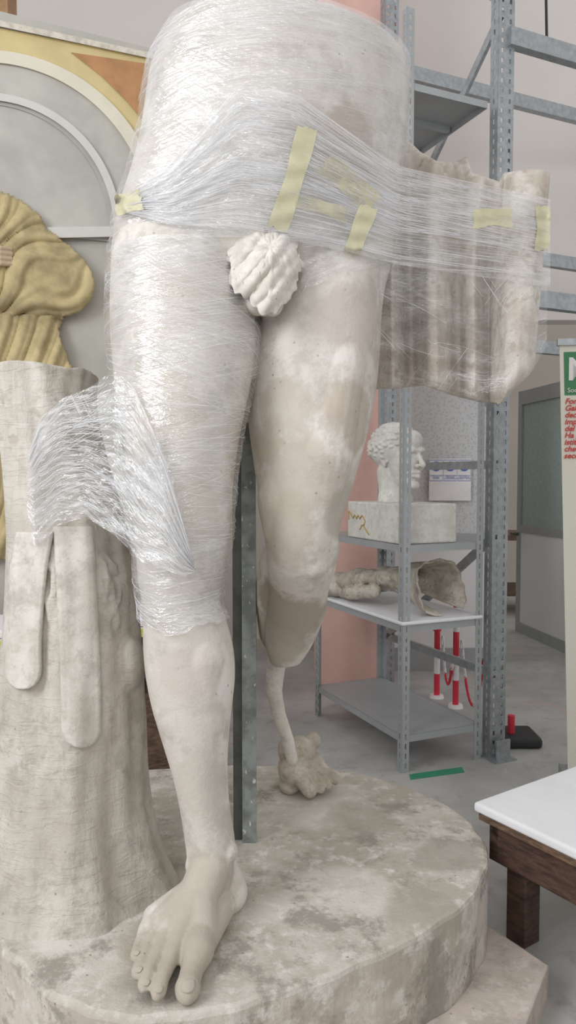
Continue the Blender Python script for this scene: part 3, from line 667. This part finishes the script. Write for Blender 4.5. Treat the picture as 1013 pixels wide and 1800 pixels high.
# ---------------- signs
sg=empty('safety_notice',label='white notices with blue circles and printed safety text',category='sign')
YS=5.675
def onp(px,py,y=YS):
    r=ray(px,py); return CAM+r*(y/r[1])
a=onp(755,806); b=onp(828,880)
mb=MB(); mb.box((a[0],YS,b[2]),(b[0],YS+.003,a[2])); mb.obj('paper',M['whitep'],sg)
def text(body,loc,size,mat,par,rot=(math.pi/2,0,0),align='CENTER',nm='lettering',shear=0,ls=.9,bold=0):
    c=bpy.data.curves.new(nm,'FONT'); c.body=body; c.size=size; c.align_x=align; c.extrude=.0004; c.shear=shear; c.space_line=ls; c.offset=bold
    c.materials.append(mat); o=bpy.data.objects.new(nm,c); o.location=loc; o.rotation_euler=rot; link(o,None); return tomesh(o,par,nm)
cw=(b[0]-a[0])/3
for k,s in enumerate(["È OBBLIGATORIO\nLAVARSI\nLE MANI","È OBBLIGATORIO\nINDOSSARE\nLA MASCHERINA","MANTENERE LA\nDISTANZA DI\nALMENO 1 METRO"]):
    cx=a[0]+cw*(k+.5); cz_=a[2]-.06
    mb=MB(); mb.cyl((cx,YS-.002,cz_),(cx,YS,cz_),.038,32); mb.obj('blue_disc',M['ink'],sg)
    mb=MB(); mb.sph((cx,YS-.002,cz_+.006),(.013,.001,.018)); mb.obj('pictogram',M['whitep'],sg)
    text(s,(cx,YS-.002,cz_-.075),.0125,M['ink'],sg)
    mb=MB(); mb.box((cx-cw*.47,YS-.001,a[2]-.17),(cx-cw*.46,YS,a[2]-.012)); mb.box((cx+cw*.46,YS-.001,a[2]-.17),(cx+cw*.47,YS,a[2]-.012)); mb.box((cx-cw*.47,YS-.001,a[2]-.172),(cx+cw*.47,YS,a[2]-.168)); mb.box((cx-cw*.47,YS-.001,a[2]-.014),(cx+cw*.47,YS,a[2]-.01)); mb.obj('border',M['ink'],sg)
# ---------------- banner
bn=empty('roll_up_banner',label='cream roll-up banner with green emblem and red text',category='banner')
b0=W(984,606,3.45); z1=b0[2]; ban=math.radians(-10)
BT=Matrix.Translation((b0[0],b0[1],0))@Matrix.Rotation(ban,4,'Z')
def bp(x,z,y=0): return BT@Vector((x+ (z1-z)*.035,y,z))
mb=MB(); mb.add([bp(0,.08),bp(.85,.08),bp(.85,z1),bp(0,z1),bp(0,.08,.004),bp(.85,.08,.004),bp(.85,z1,.004),bp(0,z1,.004)],[(0,1,2,3),(7,6,5,4),(0,4,5,1),(1,5,6,2),(2,6,7,3),(3,7,4,0)]); mb.obj('sheet',simple('banner_cream',(.78,.76,.66),.5,var=.03),bn)
mb=MB(); mb.beam(bp(-.01,z1+.01),bp(.86,z1+.01),.03,.03); mb.obj('top_rail',M['galv'],bn)
mb=MB(); mb.box((0.05,-.12,0),(1.0,.12,.09),BT); mb.obj('base',M['galv'],bn)
def sq(x0,x1,za,zb,mat,nm,off=-.002):
    mb=MB(); mb.add([bp(x0,zb,off),bp(x1,zb,off),bp(x1,za,off),bp(x0,za,off)],[(0,1,2,3)]); mb.obj(nm,mat,bn)
gm=simple('banner_green',(.05,.22,.09),.5,var=.02); rm=simple('banner_red',(.62,.05,.04),.5)
sq(.018,.24,z1-.035,z1-.235,gm,'emblem')
rot=(math.pi/2,0,ban)
q=bp(.028,z1-.165,-.005); text("M",q,.15,M['whitep'],bn,rot,'LEFT',bold=.002)
q=bp(.030,z1-.222,-.005); text("Società",q,.03,M['whitep'],bn,rot,'LEFT')
q=bp(.018,z1-.275,-.005); text("Fondata nel\nGale ria con\ndecreto del\nimportante\ndel museo e\nHa permesso\nistituzione\nche ha\nsecondo",q,.036,rm,bn,rot,'LEFT',shear=.25,ls=.88,bold=.0008)
# ---------------- stanchions + chain
def stan(px,fy,h,label,seg=5):
    g=G(px,fy,0); e=empty('barrier_post',label=label,category='barrier post',group='red and white chain barrier posts')
    hh=h/seg
    for k in range(seg):
        mb=MB(); mb.cyl((g[0],g[1],.02+k*hh),(g[0],g[1],.02+(k+1)*hh),.02,20); r_=(seg-1-k)%2==0; mb.obj('red_band' if r_ else 'white_band',M['red'] if r_ else M['whitep'],e)
    mb=MB(); mb.cyl((g[0],g[1],.02+h),(g[0],g[1],.05+h),.028,20); mb.obj('cap',M['red'],e)
    mb=MB(); mb.cyl((g[0],g[1],0),(g[0],g[1],.02),.05,32,.045); mb.obj('base',M['whitep'],e)
    return g,h
g1,h1=stan(768,1226,.44,'short red and white plastic barrier post behind the shelf',seg=3)
g2,h2=stan(801,1243,.80,'red and white plastic barrier post with red cap',seg=5)
g3=G(897,1312,0)+np.array([.04,.05,0])
e=empty('barrier_post',label='red barrier post with square black rubber base',category='barrier post',group='red and white chain barrier posts')
mb=MB(); mb.box((g3[0]-.13,g3[1]-.10,0),(g3[0]+.13,g3[1]+.14,.06)); bevel(mb.obj('base',M['black'],e),.02)
mb=MB(); mb.cyl((g3[0]-.02,g3[1],.06),(g3[0]-.02,g3[1],.16),.02); mb.obj('red_band',M['red'],e)
def chain(a,b,sag,n=20):
    a=np.array(a);b=np.array(b); P=[a+(b-a)*t+np.array([0,0,-sag*4*t*(1-t)]) for t in np.linspace(0,1,n+1)]
    e=empty('barrier_chain',label='red and white plastic chain hanging between posts',category='chain',group='barrier chains')
    for k in range(n):
        p=(P[k]+P[k+1])/2; d=Vector(P[k+1]-P[k]); L=d.length; d.normalize(); u=Vector((0,1,0)) if k%2 else Vector((0,0,1)); 
        x=d; y=(u-d*u.dot(d)).normalized(); z=x.cross(y); N=12; v=[];f=[]
        for i in range(N):
            t=2*math.pi*i/N; c=Vector(p)+x*math.cos(t)*L*.66+y*math.sin(t)*L*.36; nn=(x*math.cos(t)+y*math.sin(t))
            for j in range(5):
                s=2*math.pi*j/5; v.append(c+(nn*math.cos(s)+z*math.sin(s))*.006)
        for i in range(N):
            for j in range(5): f.append((i*5+j,((i+1)%N)*5+j,((i+1)%N)*5+(j+1)%5,i*5+(j+1)%5))
        mesh('chain_link',v,f,M['red'] if (k//5)%3 else M['whitep'],e,True)
chain((g2[0]+.03,g2[1]-.03,.44),(g3[0]-.12,g3[1]+.22,.42),.34,26); chain((g1[0]+.03,g1[1]-.03,.42),(g2[0]-.03,g2[1]-.03,.30),.22,16)
mb=MB(); q=[G(720,1362,0),G(722,1371,0),G(817,1358,0),G(812,1349,0)]; mb.add([tuple(p+np.array([0,0,.001])) for p in q]+[tuple(p+np.array([0,0,.003])) for p in q],[(3,2,1,0),(4,5,6,7),(0,1,5,4),(1,2,6,5),(2,3,7,6),(3,0,4,7)]); mb.obj('floor_tape',M['green'],label='strip of green tape on the concrete floor',category='tape')
# ---------------- low wooden table
ax=np.array([.56,-.83]);ax/=np.linalg.norm(ax); bx=np.array([-ax[1],ax[0]])
o0=np.array([.62,2.36]); TM=Matrix(((ax[0],bx[0],0,o0[0]),(ax[1],bx[1],0,o0[1]),(0,0,1,-.012),(0,0,0,1)))
tb=empty('low_wooden_table',label='low dark worn wooden table topped with white foam',category='table')
mb=MB(); mb.box((.0,0,.40),(1.1,.9,.425),TM); bevel(mb.obj('top',M['wood2'],tb),.004)
mb=MB(); mb.box((.02,.03,.27),(1.08,.07,.40),TM); mb.box((.02,.03,.27),(.06,.87,.40),TM); mb.box((.02,.83,.27),(1.08,.87,.40),TM); mb.box((1.04,.03,.27),(1.08,.87,.40),TM); bevel(mb.obj('apron',M['wood'],tb),.004)
for (x,y) in((.06,.07),(.06,.76),(.97,.07),(.97,.76)):
    mb=MB(); mb.box((x,y,.012),(x+.075,y+.075,.40),TM); bevel(mb.obj('leg',M['wood'],tb),.004)
mb=MB(); mb.box((-.012,-.012,.427),(1.1,.9,.458),TM); bevel(mb.obj('foam_sheet',M['foam'],None,label='thick white foam sheet covering the low table',category='foam sheet'),.01,3)
# ---------------- painted niche panel
pn=empty('painted_panel',label='large painted panel with arched grey niche and robed figure',category='painting')
u2=np.array([.91,.416,0]);u2/=np.linalg.norm(u2); nn=np.array([u2[1],-u2[0],0]); P0=np.array([-1.395,3.58,0])
PM=Matrix(((u2[0],nn[0],0,P0[0]),(u2[1],nn[1],0,P0[1]),(0,0,1,0),(0,0,0,1)))
wt=empty('work_table',label='long work table with yellow edge and dark base',category='table')
def pbox(nm,lo,hi,mat,par,bv=0,**k):
    mb=MB(); mb.box(lo,hi,PM); o=mb.obj(nm,mat,par,**k)
    if bv: bevel(o,bv)
    return o
TE=.92
pbox('top',(-.9,.20,.80),(TE,.62,.835),M['wallw'],wt)
pbox('edge_strip',(-.9,.62,.80),(TE,.635,.835),simple('yellow_edge',(.62,.64,.10),.5),wt)
pbox('apron',(-.9,.20,.66),(TE,.60,.80),M['black'],wt)
for x in(-.88,.1,TE-.09): pbox('leg',(x,.52,0),(x+.07,.59,.66),M['wood'],wt)
pbox('foam_sheet',(-.9,.21,.838),(TE-.02,.60,.872),M['foam'],None,.01,label='white foam sheet lying on the work table',category='foam sheet')
pbox('wooden_crate',(-.75,.21,.0),(TE-.1,.48,.5),M['wood2'],None,.004,label='brown wooden crate under the work table',category='crate')
def ph(px,py,off=0):
    r=ray(px,py); q=P0+nn*off; t=np.dot(q-CAM,nn)/np.dot(r,nn); return CAM+r*t
mb=MB(); mb.box((-1.1,-.05,0),(.95,0,3.70),PM); mb.obj('board',simple('niche_grey',(.50,.48,.43),.7,var=.14,scale=3),pn)
def lay_poly(nm,pts,off,mat,th=.006):
    n=len(pts); v=[ph(a,b,off+th) for a,b in pts]+[ph(a,b,off) for a,b in pts]; mb=MB()
    mb.add(v,[tuple(range(n)),tuple(range(n,2*n))[::-1]]+[(i,(i+1)%n,n+(i+1)%n,n+i) for i in range(n)]); return mb.obj(nm,mat,pn)
def arc(r0,r1,nm,off,mat,th=.006,c=(-30,405),a0=-100,a1=5):
    pts=[];N=60
    for i in range(N+1):
        a=math.radians(a0+(a1-a0)*i/N); pts.append((c[0]+r1*math.cos(a),c[1]+r1*math.sin(a)))
    for i in range(N,-1,-1):
        a=math.radians(a0+(a1-a0)*i/N); pts.append((c[0]+r0*math.cos(a),c[1]+r0*math.sin(a)))
    n=N+1; v=[ph(a,b,off+th) for a,b in pts]+[ph(a,b,off) for a,b in pts]; mb=MB(); K=2*n
    f=[]
    for i in range(N): f.append((i,i+1,K-2-i,K-1-i)); f.append((K+i,K+K-1-i,K+K-2-i,K+i+1))
    f+=[(i,(i+1)%K,K+(i+1)%K,K+i) for i in range(K)]
    mb.add(v,f); return mb.obj(nm,mat,pn)
yel=simple('ochre_yellow',(.70,.57,.29),.7,var=.15,scale=5); cream=simple('cream_moulding',(.76,.71,.58),.7,var=.08); gr1=simple('grey_moulding',(.66,.64,.60),.7,var=.08); orr=simple('burnt_orange',(.52,.27,.12),.7,var=.25,scale=9)
lay_poly('upper_field',[(-200,10),(300,108),(330,320),(250,420),(-200,420)],.001,yel,.002)
lay_poly('spandrel',[(125,92),(300,118),(310,270),(262,225),(225,180),(180,135)],.004,orr,.004)
arc(0,300,'niche_shell',.008,simple('niche_light',(.56,.54,.49),.7,var=.25,scale=3))
arc(296,318,'arch_moulding',.008,cream,.02); arc(230,243,'arch_moulding',.014,gr1,.02); arc(222,230,'arch_moulding',.014,simple('niche_shadow',(.46,.44,.40),.7),.006)
lay_poly('cornice',[(-200,404),(300,396),(300,414),(-200,424)],.014,gr1,.03)
lay_poly('top_border',[(-200,-8),(300,100),(300,110),(-200,4)],.004,simple('ivory_edge',(.72,.66,.56),.7,var=.3,scale=30),.02)
poly=[(-160,335),(-20,330),(22,345),(50,362),(72,382),(84,405),(112,424),(140,448),(160,474),(168,500),(160,528),(140,548),(112,558),(104,580),(112,612),(126,645),(136,700),(120,800),(60,900),(22,960),(20,985),(-160,985)]
def inside(x,y):
    c=False;n=len(poly)
    for i in range(n):
        x1,y1=poly[i];x2,y2=poly[(i+1)%n]
        if (y1>y)!=(y2>y) and x<(x2-x1)*(y-y1)/(y2-y1)+x1: c=not c
    return c
def dist(x,y):
    m=1e9;n=len(poly)
    for i in range(n):
        x1,y1=poly[i];x2,y2=poly[(i+1)%n];dx,dy=x2-x1,y2-y1;t=max(0,min(1,((x-x1)*dx+(y-y1)*dy)/(dx*dx+dy*dy)));m=min(m,math.hypot(x-x1-t*dx,y-y1-t*dy))
    return m
step=3; idx={};v=[];f=[]
def rdg(x): return 1-abs(math.sin(x))
for iy,y in enumerate(range(328,1044,step)):
    for ix,x in enumerate(range(-160,176,step)):
        if inside(x,y):
            e=dist(x,y); h=.01+.05*math.sqrt(min(1,e/45))
            if y<555: ang_=x*.50+y*.8+22*math.sin(x*.035)+14*math.sin(y*.045); h+=.024*rdg(ang_*.075)+.012*rdg(ang_*.16+x*.02)
            else: ang_=x+.18*y+10*math.sin(y*.02); h+=.026*rdg(ang_*.09)+.013*rdg(ang_*.21)
            h+=.03*math.exp(-(((y-470-.3*(x-60)))/45)**2)*(1 if x>-60 else 0)
            h-=.03*math.exp(-((y-548-.15*x)/10)**2) if x<110 else 0
            idx[(ix,iy)]=len(v); v.append(ph(x,y,.02+h))
for (ix,iy),a in idx.items():
    if all(k in idx for k in((ix+1,iy),(ix+1,iy+1),(ix,iy+1))): f.append((a,idx[(ix,iy+1)],idx[(ix+1,iy+1)],idx[(ix+1,iy)]))
fig=mesh('robed_figure',v,f,simple('robe_yellow',(.58,.47,.25),.85,var=.45,scale=7),pn,True,label='figure in a folded ochre yellow robe'); recalc(fig)
s=fig.modifiers.new('s','SOLIDIFY'); s.thickness=.02; s.offset=0
mb=MB()
for k in range(4): mb.chain([ph(-30,446+k*9,.13),ph(0,436+k*9,.15),ph(20,438+k*9,.13)],[.014,.013,.010],6,8)
mb.chain([ph(-40,470,.12),ph(-10,462,.13)],[.04,.03],4); o=mb.obj('clasped_hand',simple('painted_skin',(.55,.42,.28),.7),pn,smooth=True); remesh(o,.004,1)
mb=MB(); mb.box((-1.78,4.4,0),(-1.62,4.55,4.5)); mb.obj('wooden_post',simple('pale_wood',(.45,.27,.14),.6,var=.3),label='brown wooden post behind the painted panel',category='post')
# ---------------- lights & camera
def area(loc,tgt,sx,sy,e,col):
    l=bpy.data.lights.new('window_light','AREA'); l.shape='RECTANGLE'; l.size=sx; l.size_y=sy; l.energy=e; l.color=col
    o=bpy.data.objects.new('window_light',l); o.location=loc; o.rotation_euler=(Vector(tgt)-Vector(loc)).to_track_quat('-Z','Y').to_euler(); COL.objects.link(o)
area((-2.8,-.4,3.3),(0,2.2,1.4),1.5,2.2,115,(.93,.96,1))
area((-.4,-2.6,3.6),(.2,3,1.2),2.4,1.2,40,(1,.99,.98))
w=bpy.data.worlds.new('World'); sc.world=w; w.use_nodes=True; w.node_tree.nodes['Background'].inputs[0].default_value=(1,.99,.985,1); w.node_tree.nodes['Background'].inputs[1].default_value=.70
cd=bpy.data.cameras.new('camera'); cam=bpy.data.objects.new('camera',cd); COL.objects.link(cam); sc.camera=cam
cam.location=(0,0,CZ); cam.rotation_euler=(math.pi/2-TH,0,0); cd.sensor_fit='VERTICAL'; cd.sensor_height=36; cd.lens=36*F/1800; cd.clip_start=.05
